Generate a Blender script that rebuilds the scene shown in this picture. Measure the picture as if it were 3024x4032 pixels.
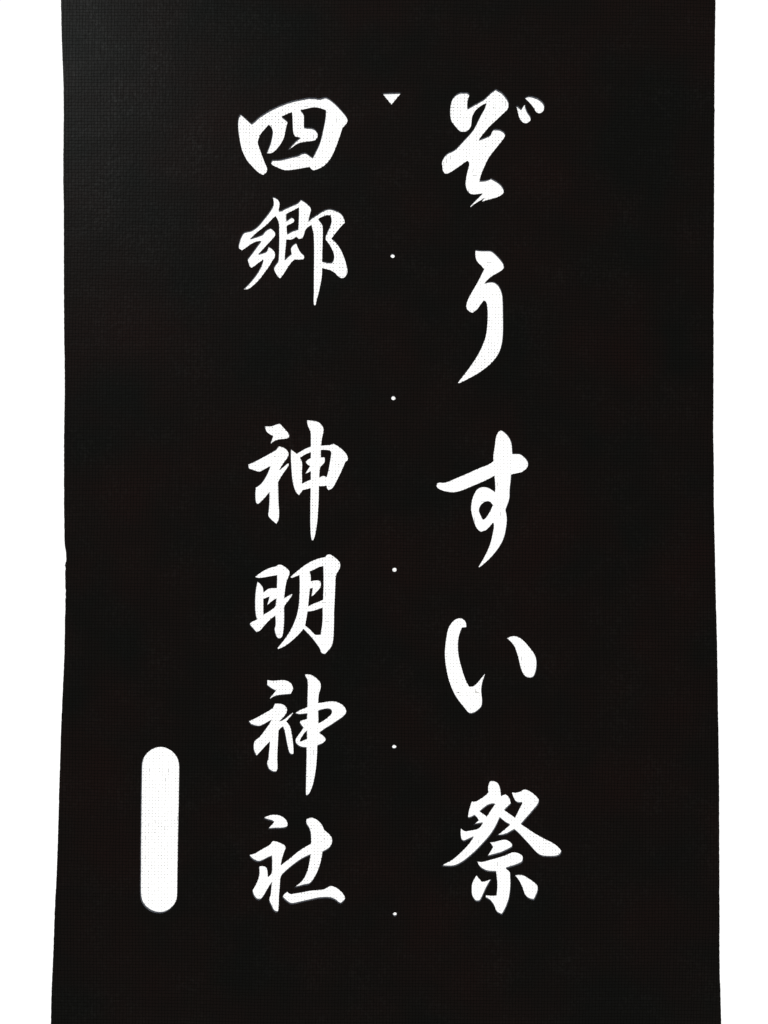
import bpy, math, random
import numpy as np
from mathutils import Vector

# ------------------------------------------------------------------ scale
# The stencil is a flat sheet about 36 cm wide.  Outlines are written in
# sheet units (1 unit = U metres), origin at the upper left, y downwards.
U = 0.36 / 2570.0
CX, CY = 1512.0, 2016.0
F = 3100.0                       # camera height over the sheet in sheet units
THICK = 12.0                     # sheet thickness in sheet units (1.7 mm)
TOP = THICK / 2

def W(x, y, z=0.0):
    return ((x - CX) * U, (CY - y) * U, z * U)

scene = bpy.context.scene
col = scene.collection
for o in list(bpy.data.objects):
    bpy.data.objects.remove(o)
rnd = random.Random(7)
nrg = np.random.default_rng(7)

# ------------------------------------------------------------------ camera
cam_d = bpy.data.cameras.new('camera')
cam = bpy.data.objects.new('camera', cam_d)
col.objects.link(cam)
cam.location = (0, 0, F * U)
cam_d.sensor_fit = 'VERTICAL'
cam_d.angle = 2 * math.atan(2016.0 / F)
cam_d.clip_start = 0.01
cam_d.clip_end = 50
scene.camera = cam
scene.render.resolution_x, scene.render.resolution_y = 768, 1024

# ------------------------------------------------------------------ world (dim room)
world = bpy.data.worlds.new('World')
scene.world = world
world.use_nodes = True
bg = world.node_tree.nodes['Background']
bg.inputs['Color'].default_value = (1.0, 0.97, 0.89, 1)
bg.inputs['Strength'].default_value = 0.145

# ------------------------------------------------------------------ room lamp, up left of the sheet
ld = bpy.data.lights.new('room_lamp', 'AREA')
ld.shape = 'DISK'
ld.size = 0.35
ld.energy = 1.0
ld.color = (0.90, 1.0, 1.0)
lamp = bpy.data.objects.new('room_lamp', ld)
col.objects.link(lamp)
lamp.location = (-0.62, 0.74, 0.72)
lamp.rotation_euler = (Vector((-0.10, 0.16, 0)) - Vector(lamp.location)).to_track_quat('-Z', 'Y').to_euler()

vs = scene.view_settings
vs.view_transform = 'Standard'
vs.look = 'None'
vs.exposure = 0.0
vs.gamma = 1.0
vs.use_curve_mapping = False
PANEL = 1.16                     # brightness of the backlit table top

# ------------------------------------------------------------------ materials
def mat(name):
    m = bpy.data.materials.new(name)
    m.use_nodes = True
    nt = m.node_tree
    return m, nt, nt.nodes['Principled BSDF'], nt.nodes['Material Output']

def node(nt, kind, **kw):
    n = nt.nodes.new(kind)
    for k, v in kw.items():
        setattr(n, k, v)
    return n

PITCH = 12.65

# black lacquered paper: mottled brown-black, little glints from cell to cell
M_sheet, nt, P, out = mat('black_lacquered_paper')
tc = node(nt, 'ShaderNodeTexCoord')
n1 = node(nt, 'ShaderNodeTexNoise'); n1.inputs['Scale'].default_value = 17; n1.inputs['Detail'].default_value = 3
nt.links.new(tc.outputs['Object'], n1.inputs['Vector'])
cr = node(nt, 'ShaderNodeValToRGB')
cr.color_ramp.elements[0].position = 0.36; cr.color_ramp.elements[0].color = (0.0125, 0.0135, 0.0125, 1)
cr.color_ramp.elements[1].position = 0.68; cr.color_ramp.elements[1].color = (0.0340, 0.0140, 0.0125, 1)
nt.links.new(n1.outputs['Fac'], cr.inputs['Fac'])
nt.links.new(cr.outputs['Color'], P.inputs['Base Color'])
n2 = node(nt, 'ShaderNodeTexNoise'); n2.inputs['Scale'].default_value = 560; n2.inputs['Detail'].default_value = 2
nt.links.new(tc.outputs['Object'], n2.inputs['Vector'])
n3 = node(nt, 'ShaderNodeTexNoise'); n3.inputs['Scale'].default_value = 34; n3.inputs['Detail'].default_value = 2
mp = node(nt, 'ShaderNodeMapping'); mp.inputs['Scale'].default_value = (0.35, 2.2, 1)
nt.links.new(tc.outputs['Object'], mp.inputs['Vector'])
nt.links.new(mp.outputs['Vector'], n3.inputs['Vector'])
b1 = node(nt, 'ShaderNodeBump'); b1.inputs['Strength'].default_value = 0.2; b1.inputs['Distance'].default_value = 0.0006
nt.links.new(n2.outputs['Fac'], b1.inputs['Height'])
b2 = node(nt, 'ShaderNodeBump'); b2.inputs['Strength'].default_value = 0.08; b2.inputs['Distance'].default_value = 0.0022
nt.links.new(n3.outputs['Fac'], b2.inputs['Height'])
nt.links.new(b1.outputs['Normal'], b2.inputs['Normal'])
nt.links.new(b2.outputs['Normal'], P.inputs['Normal'])
P.inputs['Roughness'].default_value = 0.42
# lacquer lies thicker in some cells and patches than in others: uneven gloss
n4 = node(nt, 'ShaderNodeTexNoise'); n4.inputs['Scale'].default_value = 620; n4.inputs['Detail'].default_value = 1
n5 = node(nt, 'ShaderNodeTexNoise'); n5.inputs['Scale'].default_value = 42; n5.inputs['Detail'].default_value = 4
nt.links.new(tc.outputs['Object'], n4.inputs['Vector']); nt.links.new(tc.outputs['Object'], n5.inputs['Vector'])
m4 = node(nt, 'ShaderNodeMapRange'); m4.inputs['From Min'].default_value = 0.45; m4.inputs['From Max'].default_value = 0.75
m5 = node(nt, 'ShaderNodeMapRange'); m5.inputs['From Min'].default_value = 0.42; m5.inputs['From Max'].default_value = 0.70
nt.links.new(n4.outputs['Fac'], m4.inputs['Value']); nt.links.new(n5.outputs['Fac'], m5.inputs['Value'])
mu = node(nt, 'ShaderNodeMath', operation='MULTIPLY')
nt.links.new(m4.outputs['Result'], mu.inputs[0]); nt.links.new(m5.outputs['Result'], mu.inputs[1])
ma = node(nt, 'ShaderNodeMath', operation='MULTIPLY_ADD'); ma.inputs[1].default_value = 0.30; ma.inputs[2].default_value = 0.30
nt.links.new(mu.outputs['Value'], ma.inputs[0])
nt.links.new(ma.outputs['Value'], P.inputs['Specular IOR Level'])

# bare paper core in the knife-cut edges
M_core, nt, P, out = mat('cut_paper_core')
P.inputs['Base Color'].default_value = (0.085, 0.095, 0.12, 1)
P.inputs['Roughness'].default_value = 0.8
P.inputs['Specular IOR Level'].default_value = 0.2

# lacquer-soaked threads on the sheet
M_lac, nt, P, out = mat('lacquered_thread')
P.inputs['Base Color'].default_value = (0.0125, 0.0112, 0.0105, 1)
P.inputs['Roughness'].default_value = 0.62
P.inputs['Specular IOR Level'].default_value = 0.14

# bare silk in the openings
M_silk, nt, P, out = mat('pale_silk_thread')
tr = node(nt, 'ShaderNodeBsdfTranslucent'); tr.inputs['Color'].default_value = (0.86, 0.86, 0.84, 1)
mx = node(nt, 'ShaderNodeMixShader'); mx.inputs['Fac'].default_value = 0.8
P.inputs['Base Color'].default_value = (0.7, 0.7, 0.68, 1)
nt.links.new(P.outputs['BSDF'], mx.inputs[1]); nt.links.new(tr.outputs['BSDF'], mx.inputs[2])
nt.links.new(mx.outputs['Shader'], out.inputs['Surface'])

# little lumps of lacquer where silk threads cross
M_knot, nt, P, out = mat('lacquer_knot')
P.inputs['Base Color'].default_value = (0.10, 0.10, 0.10, 1)
P.inputs['Roughness'].default_value = 0.6
tr = node(nt, 'ShaderNodeBsdfTranslucent'); tr.inputs['Color'].default_value = (0.34, 0.34, 0.35, 1)
mx = node(nt, 'ShaderNodeMixShader'); mx.inputs['Fac'].default_value = 0.6
nt.links.new(P.outputs['BSDF'], mx.inputs[1]); nt.links.new(tr.outputs['BSDF'], mx.inputs[2])
nt.links.new(mx.outputs['Shader'], out.inputs['Surface'])

M_fibre, nt, P, out = mat('straw_fibre')
P.inputs['Base Color'].default_value = (0.34, 0.31, 0.20, 1)
P.inputs['Roughness'].default_value = 0.7
tr = node(nt, 'ShaderNodeBsdfTranslucent'); tr.inputs['Color'].default_value = (0.42, 0.38, 0.25, 1)
mx = node(nt, 'ShaderNodeMixShader'); mx.inputs['Fac'].default_value = 0.7
nt.links.new(P.outputs['BSDF'], mx.inputs[1]); nt.links.new(tr.outputs['BSDF'], mx.inputs[2])
nt.links.new(mx.outputs['Shader'], out.inputs['Surface'])

M_fleck, nt, P, out = mat('grey_fleck')
P.inputs['Base Color'].default_value = (0.22, 0.22, 0.21, 1)
P.inputs['Roughness'].default_value = 0.8
tr = node(nt, 'ShaderNodeBsdfTranslucent'); tr.inputs['Color'].default_value = (0.25, 0.25, 0.24, 1)
mx = node(nt, 'ShaderNodeMixShader'); mx.inputs['Fac'].default_value = 0.7
nt.links.new(P.outputs['BSDF'], mx.inputs[1]); nt.links.new(tr.outputs['BSDF'], mx.inputs[2])
nt.links.new(mx.outputs['Shader'], out.inputs['Surface'])

M_panel, nt, P, out = mat('glowing_opal_panel')
em = node(nt, 'ShaderNodeEmission')
em.inputs['Color'].default_value = (1.0, 1.0, 0.992, 1)
em.inputs['Strength'].default_value = PANEL
nt.links.new(em.outputs['Emission'], out.inputs['Surface'])

M_case, nt, P, out = mat('white_case')
P.inputs['Base Color'].default_value = (0.7, 0.7, 0.7, 1)

# ------------------------------------------------------------------ outlines
# each glyph: (label, crop origin x, y, crop scale, [openings], [islands])
S5 = 1659 / 500.0
S45 = 1659 / 450.0
S55 = 1659 / 550.0
GLYPHS = [
 ('fine gauze across the cut-out character 四 heading the left column', 900, 340, S5, [
  [(158,368),(190,395),(240,440),(285,483),(300,494),(340,466),(390,415),(460,368),(540,320),(640,270),(740,230),(840,197),(940,178),(1000,165),(1055,155),(1080,160),(1130,158),(1175,170),(1215,163),(1270,145),(1330,180),(1385,225),(1430,270),(1480,325),(1530,385),(1550,420),(1555,460),(1545,490),(1520,520),(1490,550),(1475,590),(1455,660),(1440,700),(1415,770),(1380,860),(1340,940),(1300,995),(1245,1050),(1180,1085),(1110,1107),(1085,1090),(1062,1062),(1000,1070),(920,1085),(840,1097),(770,1105),(720,1100),(650,1072),(585,1042),(560,1020),(556,995),(575,968),(610,966),(650,968),(730,952),(820,930),(915,908),(950,885),(995,870),(1035,890),(1065,915),(1097,938),(1130,880),(1165,810),(1195,740),(1215,670),(1235,580),(1255,490),(1270,400),(1275,322),(1225,302),(1165,285),(1100,282),(1020,302),(940,318),(965,345),(985,385),(985,450),(985,540),(1020,548),(1080,550),(1125,565),(1155,600),(1167,645),(1158,685),(1135,710),(1105,720),(1030,730),(935,742),(880,770),(820,815),(765,857),(790,815),(840,760),(890,710),(935,676),(900,670),(870,662),(855,635),(842,580),(838,500),(836,420),(830,346),(760,372),(695,403),(730,430),(760,455),(775,480),(760,515),(750,560),(740,620),(725,680),(705,725),(670,780),(630,830),(590,868),(545,885),(492,882),(510,850),(530,800),(555,730),(570,660),(580,600),(575,565),(560,540),(528,508),(495,545),(450,595),(415,640),(395,690),(380,742),(395,790),(420,860),(445,930),(475,1005),(500,1060),(508,1100),(495,1135),(455,1165),(410,1145),(360,1105),(300,1040),(250,985),(210,910),(175,835),(155,745),(140,670),(130,590),(123,500),(128,430),(140,390)],
 ], []),
 ('fine gauze across the cut-out character ぞ heading the right column', 1700, 330, S5, [
  [(375,118),(415,122),(465,118),(490,140),(488,165),(470,205),(462,260),(465,310),(472,330),(530,295),(620,245),(690,205),(725,170),(775,120),(838,75),(870,97),(915,120),(950,160),(985,205),(1003,250),(1003,300),(985,345),(955,375),(900,425),(840,485),(770,545),(700,625),(650,685),(615,738),(680,715),(740,690),(775,670),(785,635),(800,605),(830,597),(890,604),(940,632),(958,660),(955,690),(925,740),(880,795),(820,870),(760,945),(715,1020),(680,1100),(650,1170),(632,1220),(625,1272),(690,1270),(740,1258),(775,1242),(830,1270),(890,1310),(925,1355),(943,1395),(938,1425),(910,1460),(850,1490),(780,1510),(710,1527),(650,1548),(668,1518),(690,1493),(650,1520),(590,1555),(545,1585),(505,1617),(497,1610),(520,1580),(570,1530),(625,1475),(662,1438),(610,1446),(550,1453),(500,1445),(465,1405),(445,1360),(440,1310),(450,1230),(465,1160),(485,1085),(488,1050),(480,1028),(468,1012),(420,1040),(360,1085),(300,1125),(250,1160),(190,1186),(160,1172),(143,1140),(138,1085),(132,1045),(142,1000),(165,955),(210,910),(270,885),(320,855),(380,790),(440,725),(500,660),(550,600),(590,525),(630,440),(670,365),(695,325),(708,285),(713,258),(660,285),(620,310),(570,355),(550,385),(540,410),(525,430),(522,480),(512,560),(490,600),(450,632),(410,635),(365,632),(320,580),(275,525),(252,490),(243,440),(240,370),(246,300),(258,235),(280,185),(320,145)],
  [(1207,193),(1240,175),(1270,165),(1330,175),(1390,200),(1440,235),(1468,280),(1472,310),(1462,350),(1435,383),(1405,395),(1375,390),(1350,365),(1335,330),(1305,290),(1260,240)],
  [(1095,280),(1130,303),(1170,340),(1195,300),(1218,265),(1222,310),(1245,370),(1280,415),(1295,455),(1285,490),(1245,523),(1205,524),(1170,500),(1140,450),(1125,395),(1115,340)],
 ], []),
 ('fine gauze across the cut-out character う second in the right column', 1700, 960, S45, [
  [(635,92),(680,102),(740,105),(800,104),(860,105),(900,130),(950,180),(1000,235),(1035,285),(1048,325),(1045,355),(1020,385),(960,425),(890,460),(830,505),(795,540),(765,576),(820,562),(880,555),(925,570),(965,605),(995,655),(1015,710),(1028,780),(1032,880),(1033,1000),(1035,1120),(1035,1250),(1030,1350),(1020,1440),(1000,1520),(965,1600),(910,1680),(840,1755),(760,1820),(660,1890),(550,1950),(460,1997),(392,2027),(378,2020),(405,1985),(460,1915),(530,1825),(600,1725),(660,1635),(710,1540),(745,1460),(775,1380),(793,1300),(803,1210),(810,1100),(812,1010),(805,920),(798,870),(780,840),(757,827),(735,845),(700,895),(665,945),(635,977),(612,985),(600,1003),(575,1003),(545,988),(510,955),(498,920),(502,880),(520,830),(545,770),(590,690),(640,605),(680,535),(720,455),(760,370),(745,360),(720,325),(670,280),(645,240),(633,190),(628,140)],
 ], []),
 ('fine gauze across the cut-out looped character す midway down the right column', 1680, 1660, S45, [
  [(1055,140),(1080,128),(1115,145),(1165,190),(1205,245),(1228,300),(1238,360),(1240,420),(1245,470),(1300,470),(1345,470),(1385,490),(1430,530),(1465,575),(1475,620),(1465,660),(1430,700),(1370,738),(1310,747),(1225,768),(1222,850),(1210,930),(1203,1020),(1205,1090),(1190,1160),(1165,1225),(1142,1280),(1155,1330),(1165,1400),(1162,1480),(1148,1570),(1130,1660),(1095,1750),(1040,1840),(970,1930),(900,2005),(820,2075),(765,2117),(752,2108),(775,2070),(820,1995),(870,1900),(905,1820),(935,1730),(955,1640),(970,1560),(975,1510),(968,1470),(955,1470),(945,1490),(905,1535),(860,1578),(820,1588),(790,1602),(755,1580),(720,1540),(695,1480),(670,1395),(650,1330),(642,1270),(648,1190),(660,1130),(685,1060),(715,1005),(750,970),(800,953),(850,952),(905,965),(950,995),(992,1024),(995,950),(990,860),(983,785),(930,815),(850,855),(760,895),(650,940),(560,980),(480,1008),(400,1027),(330,1024),(250,1008),(180,980),(150,957),(143,930),(155,897),(190,885),(235,892),(285,885),(360,855),(450,815),(560,770),(680,715),(780,670),(880,635),(930,605),(968,578),(965,520),(970,460),(983,390),(992,330),(998,260),(1012,200),(1035,160)],
 ], [
  [(755,1283),(775,1225),(810,1185),(850,1160),(885,1152),(918,1162),(945,1190),(960,1212),(940,1260),(905,1330),(865,1390),(845,1413),(815,1425),(795,1385),(770,1335)],
 ]),
 ('fine gauze across the two cut-out strokes of the character い', 1700, 2380, S5, [
  [(365,178),(400,186),(435,215),(450,250),(452,297),(395,303),(375,350),(352,420),(342,500),(342,590),(350,670),(370,760),(395,850),(420,930),(450,1010),(485,1070),(530,1072),(580,1040),(625,985),(665,935),(690,905),(697,912),(680,960),(660,1020),(650,1075),(645,1130),(652,1190),(658,1250),(655,1310),(645,1340),(605,1380),(560,1412),(515,1425),(485,1418),(455,1385),(425,1345),(370,1280),(310,1195),(265,1100),(230,1010),(205,910),(185,810),(175,720),(170,630),(178,530),(188,440),(203,360),(220,300),(250,250),(285,210),(325,186)],
  [(982,437),(1020,420),(1065,411),(1110,417),(1165,445),(1220,495),(1275,560),(1330,630),(1360,690),(1370,750),(1368,820),(1355,890),(1335,935),(1310,955),(1265,957),(1225,940),(1195,905),(1165,840),(1150,780),(1135,710),(1115,640),(1095,580),(1075,535),(1035,485)],
 ], []),
 ('fine gauze across the cut-out character 祭 at the foot of the right column', 1700, 3040, S55, [
  [(690,105),(725,100),(765,112),(795,145),(812,195),(818,240),(822,282),(845,268),(872,258),(900,278),(925,315),(940,375),(905,410),(862,450),(920,490),(988,538),(1010,490),(1040,430),(1075,360),(1030,365),(995,345),(975,305),(960,265),(948,235),(990,243),(1040,230),(1075,212),(1095,200),(1135,208),(1190,240),(1240,285),(1272,325),(1273,350),(1260,388),(1215,440),(1165,500),(1110,560),(1062,618),(1120,655),(1200,710),(1310,775),(1430,832),(1490,875),(1525,915),(1540,945),(1520,985),(1475,1000),(1400,1003),(1320,998),(1275,980),(1225,935),(1170,870),(1100,795),(1030,720),(982,680),(940,705),(890,733),(840,748),(765,752),(800,728),(860,680),(928,622),(880,598),(840,565),(808,538),(785,590),(760,645),(715,720),(660,790),(600,855),(520,940),(440,1010),(370,1065),(300,1103),(240,1120),(160,1118),(108,1110),(150,1085),(240,1040),(300,990),(370,925),(440,850),(495,770),(440,793),(385,820),(362,812),(350,780),(342,720),(345,665),(390,700),(440,692),(560,670),(605,602),(560,610),(478,627),(520,600),(557,568),(540,540),(510,513),(470,535),(435,543),(430,520),(440,455),(455,400),(475,345),(520,347),(570,318),(630,278),(672,238),(668,200),(668,170),(678,130)],
  [(690,828),(740,825),(800,808),(850,795),(885,797),(930,825),(955,855),(955,890),(900,920),(820,958),(740,978),(656,1000),(685,955),(728,885),(705,855)],
  [(541,1053),(590,1063),(680,1040),(780,1012),(880,980),(960,942),(1010,950),(1060,975),(1080,1000),(1083,1040),(1072,1072),(1010,1100),(940,1122),(880,1142),(910,1165),(930,1190),(932,1260),(935,1330),(930,1410),(918,1500),(895,1570),(865,1640),(832,1690),(795,1675),(765,1650),(752,1600),(725,1555),(690,1515),(640,1492),(643,1455),(700,1462),(765,1460),(775,1400),(778,1330),(772,1260),(765,1180),(700,1180),(650,1172),(605,1150),(570,1120),(553,1095)],
  [(530,1222),(560,1260),(595,1297),(650,1285),(712,1262),(690,1300),(655,1355),(620,1430),(585,1510),(560,1535),(530,1535),(500,1505),(480,1460),(472,1400),(475,1330),(495,1275)],
  [(982,1217),(1040,1213),(1080,1217),(1130,1245),(1190,1285),(1245,1330),(1258,1360),(1260,1400),(1250,1440),(1230,1485),(1212,1517),(1180,1512),(1140,1492),(1110,1460),(1090,1400),(1065,1335),(1030,1275)],
 ], [
  [(572,467),(610,432),(660,395),(710,376),(750,378),(720,420),(690,465),(652,525),(615,495)],
 ]),
 ('fine gauze across the cut-out character 郷 second in the left column', 900, 750, S5, [
  [(577,88),(610,95),(645,120),(665,160),(668,200),(655,268),(685,272),(740,240),(820,205),(890,175),(915,160),(945,122),(985,145),(1030,180),(1065,215),(1080,260),(1065,310),(1045,390),(1045,405),(1090,362),(1150,325),(1210,285),(1260,258),(1310,245),(1370,255),(1430,280),(1470,305),(1500,350),(1515,395),(1518,430),(1490,455),(1450,500),(1400,560),(1345,632),(1385,665),(1430,715),(1470,780),(1500,850),(1525,920),(1545,1000),(1555,1060),(1545,1105),(1510,1148),(1470,1152),(1430,1125),(1385,1075),(1330,1045),(1270,1030),(1222,1018),(1222,1100),(1210,1190),(1190,1290),(1165,1390),(1148,1450),(1140,1495),(1128,1510),(1115,1490),(1110,1440),(1115,1330),(1115,1200),(1115,1050),(1118,900),(1118,750),(1115,640),(1110,550),(1085,455),(1050,475),(1005,515),(990,575),(965,630),(920,640),(900,625),(893,607),(850,635),(815,650),(755,645),(750,720),(742,800),(735,910),(780,865),(825,830),(815,780),(818,740),(845,712),(880,685),(895,725),(925,790),(955,825),(985,850),(992,880),(975,905),(920,910),(865,905),(825,940),(780,1000),(725,1090),(690,1140),(675,1152),(650,1135),(610,1070),(590,1020),(610,980),(655,925),(660,800),(662,680),(662,560),(660,450),(650,390),(612,340),(570,380),(520,435),(450,495),(370,555),(285,635),(350,615),(450,580),(465,550),(500,515),(548,495),(585,520),(610,560),(612,595),(570,645),(510,710),(445,780),(392,838),(450,820),(500,800),(512,765),(522,738),(565,760),(598,800),(610,840),(605,880),(570,930),(530,1000),(470,1080),(420,1150),(360,1215),(290,1275),(255,1297),(190,1297),(240,1250),(300,1185),(360,1110),(410,1030),(440,965),(455,908),(400,945),(350,985),(305,1015),(280,1000),(262,950),(250,900),(280,860),(330,795),(380,725),(425,665),(350,675),(280,715),(230,755),(178,787),(135,758),(132,720),(150,650),(175,590),(200,553),(245,542),(290,535),(350,500),(410,445),(460,380),(510,320),(560,250),(590,190),(590,140)],
 ], [
  [(755,312),(840,270),(920,228),(920,340),(912,510),(840,530),(765,572),(760,520),(760,468),(810,445),(855,420),(860,395),(850,368),(825,353),(790,375),(755,403),(752,360)],
  [(1172,380),(1230,345),(1290,328),(1332,330),(1347,365),(1345,420),(1325,480),(1290,550),(1270,595),(1268,650),(1310,695),(1350,765),(1378,830),(1382,870),(1372,920),(1345,950),(1290,945),(1222,930),(1225,800),(1230,650),(1232,530),(1228,460),(1205,420)],
 ]),
 ('fine gauze across the cut-out character 神 just above the character 明', 930, 1630, S5, [
  [(375,162),(430,163),(470,160),(520,138),(570,126),(610,170),(650,215),(685,255),(695,285),(688,312),(650,325),(560,332),(520,345),(480,365),(462,385),(450,383),(462,345),(485,288),(440,265),(400,235),(382,200)],
  [(555,423),(610,435),(655,465),(682,500),(687,535),(670,575),(630,625),(595,680),(562,735),(610,700),(660,655),(685,640),(688,675),(660,715),(610,785),(570,850),(548,890),(550,960),(552,1060),(555,1180),(562,1260),(562,1340),(550,1400),(525,1435),(480,1400),(430,1350),(416,1320),(425,1270),(432,1180),(435,1100),(435,1020),(400,1065),(350,1120),(310,1160),(283,1177),(258,1160),(250,1100),(250,1030),(255,962),(310,930),(360,870),(400,800),(435,720),(447,683),(400,705),(350,735),(305,757),(240,737),(165,710),(157,660),(210,640),(290,600),(400,540),(490,490),(525,470)],
  [(925,82),(990,87),(1060,97),(1105,130),(1135,175),(1145,210),(1135,260),(1118,330),(1110,415),(1160,410),(1225,408),(1250,395),(1270,388),(1320,415),(1380,460),(1425,505),(1450,545),(1460,580),(1455,608),(1425,628),(1405,680),(1370,760),(1330,840),(1290,920),(1255,975),(1205,995),(1185,965),(1180,935),(1120,945),(1080,940),(1080,1050),(1075,1180),(1068,1300),(1060,1410),(1045,1510),(1030,1590),(1010,1645),(995,1655),(983,1640),(972,1560),(968,1450),(968,1300),(970,1130),(972,968),(920,983),(870,992),(850,1025),(822,1060),(785,1030),(765,985),(745,920),(730,830),(722,720),(715,600),(713,510),(715,462),(750,490),(790,522),(840,490),(900,455),(975,425),(975,340),(975,245),(955,190),(930,140)],
 ], [
  [(833,575),(890,535),(975,500),(975,575),(930,600),(908,625),(925,655),(965,680),(940,720),(898,785),(935,768),(975,748),(973,860),(920,880),(860,910),(862,850),(858,760),(865,660),(855,610)],
  [(1107,470),(1160,468),(1225,475),(1245,500),(1235,570),(1222,650),(1205,740),(1185,825),(1160,815),(1130,808),(1088,830),(1090,760),(1097,692),(1140,655),(1160,620),(1155,570),(1140,562),(1105,570)],
 ]),
 ('fine gauze across the cut-out character 明 between the two 神 characters', 930, 2140, S5, [
  [(248,437),(300,395),(370,350),(450,315),(525,298),(545,280),(580,275),(620,290),(665,325),(695,355),(700,390),(685,430),(660,490),(645,560),(635,640),(628,718),(670,690),(710,668),(735,660),(720,695),(690,735),(650,785),(625,825),(628,900),(628,980),(625,1060),(620,1130),(608,1200),(585,1235),(555,1242),(530,1225),(510,1170),(500,1115),(515,1075),(515,1000),(510,940),(450,985),(390,1045),(320,1130),(290,1150),(262,1158),(230,1120),(180,1065),(180,1045),(220,1015),(270,995),(255,930),(247,850),(247,740),(252,650),(262,570),(278,497),(310,520),(340,555),(355,590),(360,638),(390,615),(420,590),(460,583),(530,583),(535,500),(535,412),(460,425),(380,440),(310,450),(270,447)],
  [(708,440),(740,410),(800,360),(880,295),(960,245),(1040,208),(1110,188),(1165,178),(1180,155),(1215,138),(1250,153),(1300,190),(1340,225),(1360,260),(1358,310),(1340,350),(1310,390),(1300,440),(1295,540),(1290,660),(1285,780),(1278,900),(1278,1020),(1275,1130),(1270,1240),(1255,1320),(1235,1360),(1200,1400),(1160,1445),(1130,1440),(1105,1420),(1100,1385),(1070,1340),(1020,1270),(970,1210),(920,1160),(877,1115),(850,1150),(800,1205),(740,1260),(680,1310),(620,1350),(575,1370),(545,1380),(540,1365),(580,1320),(640,1245),(700,1155),(750,1055),(790,950),(815,840),(825,720),(830,600),(830,490),(827,410),(780,430),(725,450)],
 ], [
  [(358,722),(400,705),(435,692),(425,740),(405,803),(440,775),(480,740),(525,718),(518,780),(515,825),(460,870),(400,905),(360,930),(358,850)],
  [(960,363),(1010,345),(1060,315),(1110,300),(1138,293),(1142,420),(1142,560),(1135,735),(1080,760),(1010,785),(940,822),(950,720),(965,588),(1002,578),(995,620),(983,693),(1010,675),(1050,630),(1090,590),(1105,560),(1108,515),(1095,488),(1060,480),(1010,485),(975,495),(975,420)],
  [(932,888),(1000,882),(1060,862),(1130,838),(1130,960),(1125,1060),(1112,1130),(1105,1190),(1040,1195),(1005,1165),(960,1115),(902,1070),(915,1000),(925,940)],
 ]),
 ('fine gauze across the cut-out character 神 just below the character 明', 930, 2630, S5, [
  [(405,155),(430,158),(480,165),(540,160),(600,155),(645,158),(690,175),(725,205),(742,245),(745,275),(730,305),(710,340),(650,345),(570,352),(520,362),(475,380),(435,408),(460,370),(490,335),(520,297),(480,280),(430,245),(405,225)],
  [(510,463),(560,462),(610,470),(640,490),(663,520),(667,555),(650,600),(615,645),(565,697),(610,680),(650,655),(690,620),(740,580),(745,585),(715,630),(655,695),(695,740),(715,790),(730,870),(742,960),(750,1050),(750,1110),(740,1130),(715,1128),(695,1110),(680,1060),(665,990),(650,910),(635,830),(612,765),(580,785),(555,812),(550,900),(545,1000),(540,1100),(538,1200),(542,1270),(540,1320),(520,1355),(485,1358),(430,1328),(410,1280),(402,1240),(420,1195),(428,1110),(435,1040),(440,960),(400,1000),(340,1065),(300,1110),(265,1147),(245,1115),(228,1060),(228,1000),(245,945),(300,910),(350,850),(400,780),(440,725),(465,675),(420,700),(360,735),(310,760),(260,757),(200,740),(175,715),(163,690),(220,672),(290,635),(370,590),(440,550),(485,520),(497,490)],
  [(893,82),(940,80),(985,88),(1030,115),(1070,150),(1100,185),(1107,230),(1100,280),(1080,330),(1075,400),(1072,455),(1120,450),(1180,438),(1240,432),(1310,437),(1360,460),(1405,490),(1430,530),(1440,570),(1425,605),(1380,650),(1310,695),(1230,750),(1160,790),(1085,845),(1130,875),(1165,910),(1170,940),(1150,970),(1110,995),(1060,1012),(1058,1100),(1052,1200),(1042,1310),(1025,1420),(1005,1510),(975,1600),(945,1655),(915,1668),(910,1640),(913,1500),(915,1350),(918,1200),(920,1040),(860,1035),(820,1020),(785,990),(772,955),(790,905),(840,840),(880,780),(850,750),(832,715),(845,685),(925,665),(927,595),(880,600),(820,607),(770,592),(800,568),(850,540),(930,510),(930,400),(935,300),(935,200),(930,150),(910,120)],
 ], [
  [(1072,558),(1130,540),(1190,530),(1225,535),(1250,555),(1253,590),(1220,625),(1160,675),(1075,722)],
  [(832,940),(860,895),(885,855),(922,820),(925,928),(890,937),(850,957),(835,955)],
 ]),
 ('fine gauze across the cut-out character 社 at the foot of the left column', 930, 3180, S5, [
  [(350,132),(400,108),(460,88),(520,85),(570,95),(620,120),(655,155),(673,195),(672,235),(650,258),(590,268),(500,270),(410,277),(440,250),(495,188),(470,170),(440,162),(390,150)],
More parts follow.
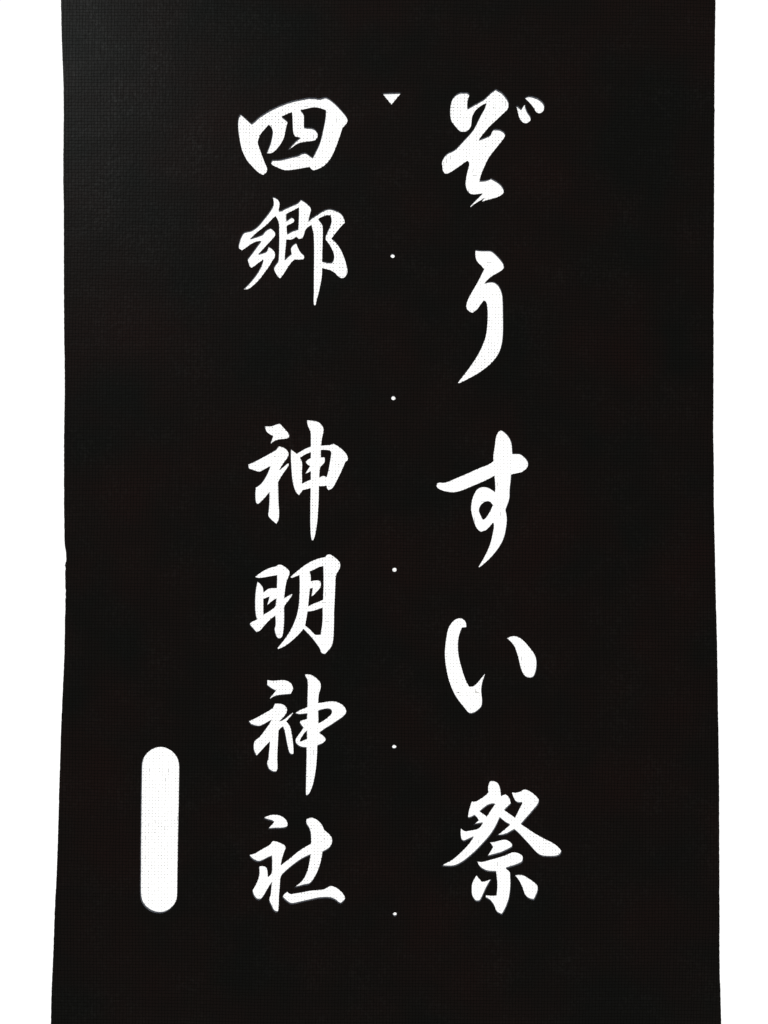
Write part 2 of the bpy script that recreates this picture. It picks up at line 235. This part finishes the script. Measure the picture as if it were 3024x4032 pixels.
  [(480,430),(530,435),(590,460),(630,480),(648,505),(645,535),(625,575),(605,640),(590,700),(583,748),(640,705),(720,645),(800,575),(880,520),(980,465),(980,400),(972,320),(955,265),(925,225),(913,190),(925,140),(980,122),(1030,135),(1080,170),(1120,215),(1140,260),(1150,285),(1200,325),(1240,365),(1255,410),(1250,470),(1222,520),(1175,555),(1125,578),(1118,640),(1100,720),(1075,800),(1045,870),(1005,940),(975,980),(940,1003),(890,1008),(840,1022),(765,1043),(760,1033),(800,1005),(850,965),(890,915),(920,855),(945,780),(960,700),(973,612),(900,645),(820,690),(720,765),(650,825),(577,895),(573,980),(568,1060),(560,1150),(560,1240),(555,1310),(542,1362),(520,1362),(490,1345),(465,1290),(445,1250),(430,1210),(440,1170),(452,1140),(458,1060),(467,972),(440,1010),(400,1075),(360,1145),(330,1190),(298,1205),(260,1190),(230,1150),(210,1085),(245,1030),(290,940),(305,860),(303,800),(298,765),(320,755),(370,755),(400,780),(410,815),(415,905),(440,880),(467,857),(470,770),(468,690),(467,630),(420,648),(350,685),(310,703),(270,703),(215,672),(180,640),(172,610),(240,598),(310,555),(380,515),(445,480)],
  [(605,1167),(630,1120),(670,1092),(690,1110),(718,1125),(780,1110),(860,1100),(950,1080),(1040,1070),(1145,1063),(1185,1040),(1230,1013),(1280,1022),(1335,1055),(1385,1100),(1415,1145),(1425,1185),(1405,1220),(1365,1252),(1335,1240),(1300,1205),(1240,1180),(1180,1172),(1080,1180),(960,1205),(830,1235),(730,1258),(690,1245),(640,1205)],
 ], []),
 ('fine gauze across the small downward triangle near the top', 1480, 340, 13.825, [
  [(350,420),(365,403),(870,390),(1365,370),(1385,385),(860,1020),(840,1020)],
 ], []),
 ('fine gauze across the tall round-ended slot at lower left', 530, 2900, 3.07, [
  [(86,430),(87,370),(92,310),(110,255),(150,200),(210,150),(270,127),(318,120),(375,128),(420,148),(465,178),(505,225),(530,275),(540,320),(543,380),(540,600),(535,850),(530,1100),(525,1400),(520,1700),(518,1860),(516,1925),(505,1980),(470,2040),(420,2090),(360,2122),(300,2130),(240,2122),(180,2095),(130,2055),(95,2005),(77,1950),(72,1880),(74,1550),(77,1200),(80,900),(83,640)],
 ], []),
]
DOTS = [(1545.9, 1008.8, 8.2, 'gauze in the topmost round dot hole, between 郷 and う'),
        (1548.8, 1567.8, 8.1, 'gauze in the second round dot hole from the triangle'),
        (1553.3, 2243.6, 8.2, 'gauze in the middle of the five round dot holes'),
        (1552.2, 2939.5, 8.1, 'gauze in the fourth round dot hole from the triangle'),
        (1554.7, 3598.0, 8.1, 'gauze in the lowest round dot hole, between 社 and 祭')]

def smooth(poly, it=2, lim=50):
    """Chaikin rounding that keeps real corners."""
    pts = [tuple(p) for p in poly]
    keep = None
    for k in range(it):
        n = len(pts); res = []; kp = []
        if keep is None:
            keep = []
            for i in range(n):
                a, b, c = pts[i-1], pts[i], pts[(i+1) % n]
                t1 = math.atan2(b[1]-a[1], b[0]-a[0]); t2 = math.atan2(c[1]-b[1], c[0]-b[0])
                d = abs((t2-t1+math.pi) % (2*math.pi) - math.pi)
                keep.append(d > math.radians(lim))
        for i in range(n):
            a, b, c = pts[i-1], pts[i], pts[(i+1) % n]
            if keep[i]:
                res.append(b); kp.append(True)
            else:
                q = 0.22
                res.append((b[0]+(a[0]-b[0])*q, b[1]+(a[1]-b[1])*q)); kp.append(False)
                res.append((b[0]+(c[0]-b[0])*q, b[1]+(c[1]-b[1])*q)); kp.append(False)
        pts, keep = res, kp
    return pts

def roughen(poly, step=5.0, amp=0.45):
    """Hand-cut edge: resample and wobble by a fraction of a unit."""
    res = []
    n = len(poly)
    for i in range(n):
        a, b = poly[i], poly[(i+1) % n]
        L = math.hypot(b[0]-a[0], b[1]-a[1])
        k = max(1, int(L/step))
        for j in range(k):
            t = j/k
            jx = rnd.uniform(-amp, amp) if j else 0
            jy = rnd.uniform(-amp, amp) if j else 0
            res.append((a[0]+(b[0]-a[0])*t+jx, a[1]+(b[1]-a[1])*t+jy))
    return res

OPEN = []          # (label, [openings], [islands]) in sheet units
for label, ox, oy, sc, ops, isl in GLYPHS:
    conv = lambda poly: roughen(smooth([(ox+x/sc, oy+y/sc) for x, y in poly]))
    OPEN.append((label, [conv(p) for p in ops], [conv(p) for p in isl]))
for cx, cy, r, label in DOTS:
    ph = rnd.uniform(0, 6)
    OPEN.append((label, [[(cx+(r+0.35*math.sin(3*a+ph))*math.cos(a), cy+(r+0.35*math.sin(2*a+ph))*math.sin(a))
                          for a in [k*2*math.pi/28 for k in range(28)]]], []))

LEFT = [(-520,236),(-200,239),(0,242),(150,245),(300,250.6),(360,252.4),(470,253),(650,251),(745,251.5),(800,253),(1000,253.5),(1200,253.8),(1350,254.7),(1420,256.5),(1540,257),(1610,256),(1740,254),(2000,254.2),(2100,255.6),(2142,257),(2160,259.5),(2175,262),(2200,263.3),(2210,262.4),(2225,258),(2240,260.6),(2247,258.8),(2300,259.3),(2316,259.6),(2325,261.5),(2340,259.7),(2352,261.5),(2358,259.4),(2400,259.7),(2440,257.4),(2500,257),(2570,256),(2650,252.5),(2700,249.7),(2780,246.6),(2870,242.5),(3000,238.8),(3080,236),(3200,233),(3300,230),(3415,226),(3480,223.4),(3530,220),(3600,217.3),(3700,213.6),(3800,210),(3900,205),(4032,202.5),(4250,197),(4560,190)]
RIGHT = [(-520,2819),(-200,2817),(0,2815.3),(100,2814),(245,2812),(425,2810.7),(438,2812.6),(450,2810.6),(600,2810.3),(800,2809.8),(1000,2808.5),(1130,2809),(1255,2806.7),(1272,2808.4),(1290,2807.6),(1400,2807.6),(1600,2807),(1700,2806),(1830,2808.3),(2000,2809),(2080,2810.7),(2200,2813.5),(2400,2817.5),(2440,2819),(2550,2821.6),(2650,2823.4),(2750,2824.3),(2850,2826),(3000,2828.2),(3100,2829.5),(3300,2830),(3500,2830.4),(3640,2831.4),(3700,2830.4),(3850,2832),(3900,2834.6),(3980,2836.5),(4032,2838),(4250,2843),(4560,2850)]
ly = np.array([p[0] for p in LEFT]); lx = np.array([p[1] for p in LEFT])
ry = np.array([p[0] for p in RIGHT]); rx = np.array([p[1] for p in RIGHT])
border = [(x, y) for y, x in LEFT] + [(x, y) for y, x in reversed(RIGHT)]
border = roughen(border, 7.0, 0.55)

# ------------------------------------------------------------------ setting: the glowing table top
def mesh_obj(name, verts, faces, m, parent=None):
    me = bpy.data.meshes.new(name)
    me.from_pydata(verts, [], faces)
    me.update()
    for mm in (m if isinstance(m, (list, tuple)) else [m]):
        me.materials.append(mm)
    o = bpy.data.objects.new(name, me)
    col.objects.link(o)
    if parent:
        o.parent = parent
    return o

zt = (-TOP - 3.0) * U
hx, hy = 0.45, 0.60
V = [(-hx,-hy,zt),(hx,-hy,zt),(hx,hy,zt),(-hx,hy,zt)]
V += [(x, y, z-0.004) for x, y, z in V]
table = mesh_obj('light_table_top', V, [(0,1,2,3),(7,6,5,4),(0,4,5,1),(1,5,6,2),(2,6,7,3),(3,7,4,0)], M_panel)
table['kind'] = 'structure'
table['label'] = 'evenly glowing white light table top under the black stencil'

# ------------------------------------------------------------------ the stencil
stencil = bpy.data.objects.new('stencil', None)
col.objects.link(stencil)
stencil.location = (0, 0, 0)
stencil.empty_display_size = 0.02
stencil['label'] = 'black lacquered stencil sheet with Japanese brush lettering cut out in two columns'
stencil['category'] = 'stencil'

def plate(name, loops, parent):
    """A flat plate with holes: 2D filled curve given thickness, then baked to a mesh."""
    cu = bpy.data.curves.new(name, 'CURVE')
    cu.dimensions = '2D'
    cu.fill_mode = 'BOTH'
    cu.extrude = TOP * U
    for lp in loops:
        sp = cu.splines.new('POLY')
        sp.points.add(len(lp)-1)
        flat = []
        for x, y in lp:
            flat += [*W(x, y)[:2], 0.0, 1.0]
        sp.points.foreach_set('co', flat)
        sp.use_cyclic_u = True
    tmp = bpy.data.objects.new(name+'_tmp', cu)
    col.objects.link(tmp)
    dg = bpy.context.evaluated_depsgraph_get()
    me = bpy.data.meshes.new_from_object(tmp.evaluated_get(dg))
    bpy.data.objects.remove(tmp)
    bpy.data.curves.remove(cu)
    me.name = name
    me.materials.clear()
    me.materials.append(M_sheet)
    me.materials.append(M_core)
    for p in me.polygons:
        p.use_smooth = False
        p.material_index = 0 if abs(p.normal.z) > 0.5 else 1
    o = bpy.data.objects.new(name, me)
    col.objects.link(o)
    o.parent = parent
    return o

sheet = plate('sheet', [border] + [p for _, ops, _ in OPEN for p in ops], stencil)
for _, _, isl in OPEN:
    for p in isl:
        plate('island', [p], stencil)

# ------------------------------------------------------------------ gauze: where openings are
GX0, GY0, GW, GH = 0, -560, 3024, 5160          # raster of the sheet, 1 unit cells
ident = np.full((GH, GW), -1, np.int16)         # -1 sheet, k opening k
def fill(poly, value):
    P_ = np.array(poly)
    y0 = int(math.floor(P_[:, 1].min())); y1 = int(math.ceil(P_[:, 1].max()))
    A = P_; B = np.roll(P_, -1, axis=0)
    for y in range(y0, y1+1):
        yc = y + 0.5
        m_ = ((A[:, 1] <= yc) & (B[:, 1] > yc)) | ((B[:, 1] <= yc) & (A[:, 1] > yc))
        if not m_.any():
            continue
        a = A[m_]; b = B[m_]
        xs = np.sort(a[:, 0] + (yc-a[:, 1])*(b[:, 0]-a[:, 0])/(b[:, 1]-a[:, 1]))
        for k in range(0, len(xs)-1, 2):
            i0 = int(round(xs[k]-GX0)); i1 = int(round(xs[k+1]-GX0))
            ident[y-GY0, i0:i1] = value
for k, (_, ops, isl) in enumerate(OPEN):
    for p in ops:
        fill(p, k)
    for p in isl:
        fill(p, -1)

def at_id(x, y):
    xi = np.clip((x-GX0).astype(int), 0, GW-1); yi = np.clip((y-GY0).astype(int), 0, GH-1)
    return ident[yi, xi]

# thread paths: a slightly uneven hand-woven grid
def warp(x, y):
    dx = 5.0*np.sin(y/610.0+x/900.0) + 2.2*np.sin(y/170.0+x/260.0+1.3) - 0.012*(y-2000)
    dy = 4.0*np.sin(x/520.0+y/800.0+0.7) + 2.0*np.sin(x/150.0+y/310.0) + 0.010*(x-1500)
    return dx, dy
NX = int((2860-180)/PITCH)+8; NY = int((4560+520)/PITCH)+8
gx = 150 + np.arange(NX)*PITCH + nrg.normal(0, 0.9, NX)
gy = -560 + np.arange(NY)*PITCH + nrg.normal(0, 0.9, NY)
XX, YY = np.meshgrid(gx, gy)                    # [row j, col i]
dX, dY = warp(XX, YY)
KX = XX + dX + nrg.normal(0, 0.55, XX.shape)    # crossing positions
KY = YY + dY + nrg.normal(0, 0.55, XX.shape)

class Tubes:
    def __init__(self):
        self.v = []; self.f = []; self.mi = []
    def seg(self, a, b, wa, wb, za, zb, flat=False, mi=0):
        """three-sided thread piece from a to b"""
        dx, dy = b[0]-a[0], b[1]-a[1]
        L = math.hypot(dx, dy) or 1e-6
        nx, ny = -dy/L, dx/L
        n = len(self.v)
        for p, w, z in ((a, wa, za), (b, wb, zb)):
            self.v.append(W(p[0]+nx*w, p[1]+ny*w, z-w*0.5))
            self.v.append(W(p[0], p[1], z+w*0.9))
            self.v.append(W(p[0]-nx*w, p[1]-ny*w, z-w*0.5))
        self.f += [(n, n+1, n+4, n+3), (n+1, n+2, n+5, n+4), (n+2, n, n+3, n+5)]
        self.mi += [mi]*3
    def knot(self, x, y, rx_, ry_, rz, z, mi=1):
        n = len(self.v)
        for k in range(6):
            a = k*math.pi/3
            self.v.append(W(x+rx_*math.cos(a), y+ry_*math.sin(a), z))
        self.v.append(W(x, y, z+rz)); self.v.append(W(x, y, z-rz))
        for k in range(6):
            self.f.append((n+k, n+(k+1) % 6, n+6)); self.f.append((n+(k+1) % 6, n+k, n+7))
        self.mi += [mi]*12
    def build(self, name, mats, parent):
        o = mesh_obj(name, self.v, self.f, mats, parent)
        o.data.polygons.foreach_set('material_index', self.mi)
        o['kind'] = 'stuff'
        return o

ZG = TOP + 0.1                                  # gauze lies on the upper face
gauzes = [Tubes() for _ in OPEN]

def inside_sheet(x, y):
    return (x > np.interp(y, ly, lx)) & (x < np.interp(y, ry, rx))

# lacquered threads over the sheet, one mesh built with arrays
LV, LF = [], []
nverts = 0
LW = 1.0
def lac(ax, ay, bx, by, za, zb):
    """arrays of thread pieces lying on the black face"""
    global nverts
    ax, ay, bx, by = map(np.asarray, (ax, ay, bx, by))
    dx, dy = bx-ax, by-ay
    L = np.hypot(dx, dy)+1e-9
    nx, ny = -dy/L*LW, dx/L*LW
    n = len(ax)
    v = np.zeros((n, 6, 3))
    for k, (px, py, pz) in enumerate(((ax, ay, za), (bx, by, zb))):
        v[:, 3*k, 0] = px+nx; v[:, 3*k, 1] = py+ny; v[:, 3*k, 2] = TOP-0.3
        v[:, 3*k+1, 0] = px; v[:, 3*k+1, 1] = py; v[:, 3*k+1, 2] = pz
        v[:, 3*k+2, 0] = px-nx; v[:, 3*k+2, 1] = py-ny; v[:, 3*k+2, 2] = TOP-0.3
    v = v.reshape(-1, 3)
    v = np.stack([(v[:, 0]-CX)*U, (CY-v[:, 1])*U, v[:, 2]*U], 1)
    base = nverts + np.arange(n)[:, None]*6
    f = np.concatenate([base+np.array([[0, 1, 4, 3]]), base+np.array([[1, 2, 5, 4]])])
    LV.append(v); LF.append(f)
    nverts += n*6

over = ((np.add.outer(np.arange(NY), np.arange(NX)) % 2) * 2 - 1).astype(float)
ZK = TOP + 0.75 + 0.30*over                     # over and under at the crossings
ZK2 = TOP + 0.75 - 0.30*over

mixed = []
for axis in (0, 1):
    if axis == 0:      # vertical threads
        a = (KX[:-1], KY[:-1]); b = (KX[1:], KY[1:]); za, zb = ZK[:-1], ZK[1:]
    else:
        a = (KX[:, :-1], KY[:, :-1]); b = (KX[:, 1:], KY[:, 1:]); za, zb = ZK2[:, :-1], ZK2[:, 1:]
    ax, ay, bx, by = [q.ravel() for q in (*a, *b)]
    za, zb = za.ravel(), zb.ravel()
    T_ = np.linspace(0.02, 0.98, 14)
    ids = np.stack([at_id(ax+(bx-ax)*t, ay+(by-ay)*t) for t in T_], 1)
    ins = inside_sheet(ax, ay) & inside_sheet(bx, by)
    allsheet = (ids == -1).all(1) & ins
    lac(ax[allsheet], ay[allsheet], bx[allsheet], by[allsheet], za[allsheet], zb[allsheet])
    # pieces that touch an opening: bare silk, with black stubs at the rim
    idx = np.where((~(ids == -1).all(1)) & ins)[0]
    for i in idx:
        row = ids[i]
        k = int(row.max())
        A = (ax[i], ay[i]); B = (bx[i], by[i])
        pt = lambda t: (A[0]+(B[0]-A[0])*t, A[1]+(B[1]-A[1])*t)
        w = 0.33*rnd.uniform(0.8, 1.2)
        op = row >= 0
        t0 = T_[np.argmax(op)]; t1 = T_[len(op)-1-np.argmax(op[::-1])]
        thick = rnd.random() < (0.007 if axis == 0 else 0.003)
        if op[0] and op[-1]:
            gauzes[k].seg(A, B, (0.8 if thick else w), (0.8 if thick else w), ZG, ZG, mi=1 if thick else 0)
            continue
        gauzes[k].seg(pt(max(0, t0-0.12)), pt(min(1, t1+0.12)), w, w, ZG, ZG)
        stub = (abs(rnd.gauss(0, 0.10))+0.02)*(0.4 if k > 12 else 1.0)
        if not op[0]:
            p0, p1 = pt(max(0, t0-0.15)), pt(min(1, t0+stub))
            gauzes[k].seg(p0, p1, 1.1, 0.45, ZG, ZG, mi=2)
        if not op[-1]:
            p0, p1 = pt(min(1, t1+0.15)), pt(max(0, t1-stub))
            gauzes[k].seg(p0, p1, 1.1, 0.45, ZG, ZG, mi=2)

# lumps at the crossings inside the openings
kid = at_id(KX.ravel(), KY.ravel())
KS = 0.86
STR = [1.2, 1.05, 1.0, .78, .72, .97, 1.15, 1.05, 1.05, .97, 1.0, 1.1, .84] + [.45]*5   # how much lacquer each opening kept
dens = 0.8 + 0.35*np.sin(KX/140.0+1.0)*np.sin(KY/190.0) # lacquer took unevenly from place to place
for i in np.where(kid >= 0)[0]:
    if rnd.random() < 0.10:
        continue
    d = float(dens.ravel()[i])
    r = max(0.5, rnd.gauss(1.55, 0.35)*d)*KS*STR[int(kid[i])]
    e = rnd.uniform(0.95, 1.35)
    gauzes[int(kid[i])].knot(KX.ravel()[i], KY.ravel()[i], r*e, r, 0.9, ZG)

for k, (label, _, _) in enumerate(OPEN):
    g = gauzes[k].build('gauze', [M_silk, M_knot, M_lac], stencil)
    g['label'] = label

# frayed thread ends along both long edges of the sheet
fray = Tubes()
for j in range(NY):
    y = float(gy[j]+5)
    for side, (yy, xx) in ((-1, (ly, lx)), (1, (ry, rx))):
        x = float(np.interp(y, yy, xx))
        if -500 < y < 4540:
            long = rnd.random() < 0.07
            e = rnd.uniform(2.5, 5.0) if long else rnd.uniform(0.0, 1.6)
            fray.seg((x-side*7, y), (x+side*e, y+rnd.uniform(-1.5, 1.5)), 1.1, 0.35, TOP-1.5, TOP-2.5)
fray.seg((261, 2358), (256, 2352), 0.6, 0.4, TOP-1.5, TOP-1.5)
fray.build('frayed_edge', [M_lac], sheet)

v = np.concatenate(LV); f = np.concatenate(LF)
me = bpy.data.meshes.new('lacquered_gauze')
me.vertices.add(len(v)); me.vertices.foreach_set('co', v.ravel())
me.loops.add(f.size); me.loops.foreach_set('vertex_index', f.ravel().astype(np.int32))
me.polygons.add(len(f)); me.polygons.foreach_set('loop_start', np.arange(0, f.size, 4, dtype=np.int32))
me.update(calc_edges=True)
me.materials.append(M_lac)
lg = bpy.data.objects.new('lacquered_gauze', me)
col.objects.link(lg)
lg.parent = sheet
lg['kind'] = 'stuff'

# ------------------------------------------------------------------ dust lying on the gauze of the character い
def c(x, y):
    return (1780+x/13.825, 2680+y/13.825)
fib = Tubes()
path = [c(1228, 455), c(1245, 510), c(1290, 585), c(1345, 605), c(1385, 612), c(1435, 640)]
ws = [0.35, 0.7, 1.25, 0.9, 0.8, 1.3]
for q in range(len(path)-1):
    fib.seg(path[q], path[q+1], ws[q], ws[q+1], ZG+2.2, ZG+2.2)
fib.seg(c(1215, 625), c(1300, 598), 0.3, 1.0, ZG+2.2, ZG+2.2)
fo = mesh_obj('dust_fibre', fib.v, fib.f, M_fibre)
fo['label'] = 'tiny forked straw-coloured fibre on the right hook of the character い'
fo['category'] = 'fibre'
tri = [c(262, 598), c(320, 592), c(376, 600), c(368, 662), c(330, 636)]
z0, z1 = ZG+0.8, ZG+2.0
V = [W(x, y, z0) for x, y in tri] + [W(x, y, z1) for x, y in tri]
n = len(tri)
fl = mesh_obj('dust_fleck', V, [tuple(range(n)), tuple(range(2*n-1, n-1, -1))] + [(k, (k+1) % n, n+(k+1) % n, n+k) for k in range(n)], M_fleck)
fl['label'] = 'tiny grey wedge-shaped fleck at the left foot of the character い'
fl['category'] = 'fleck'
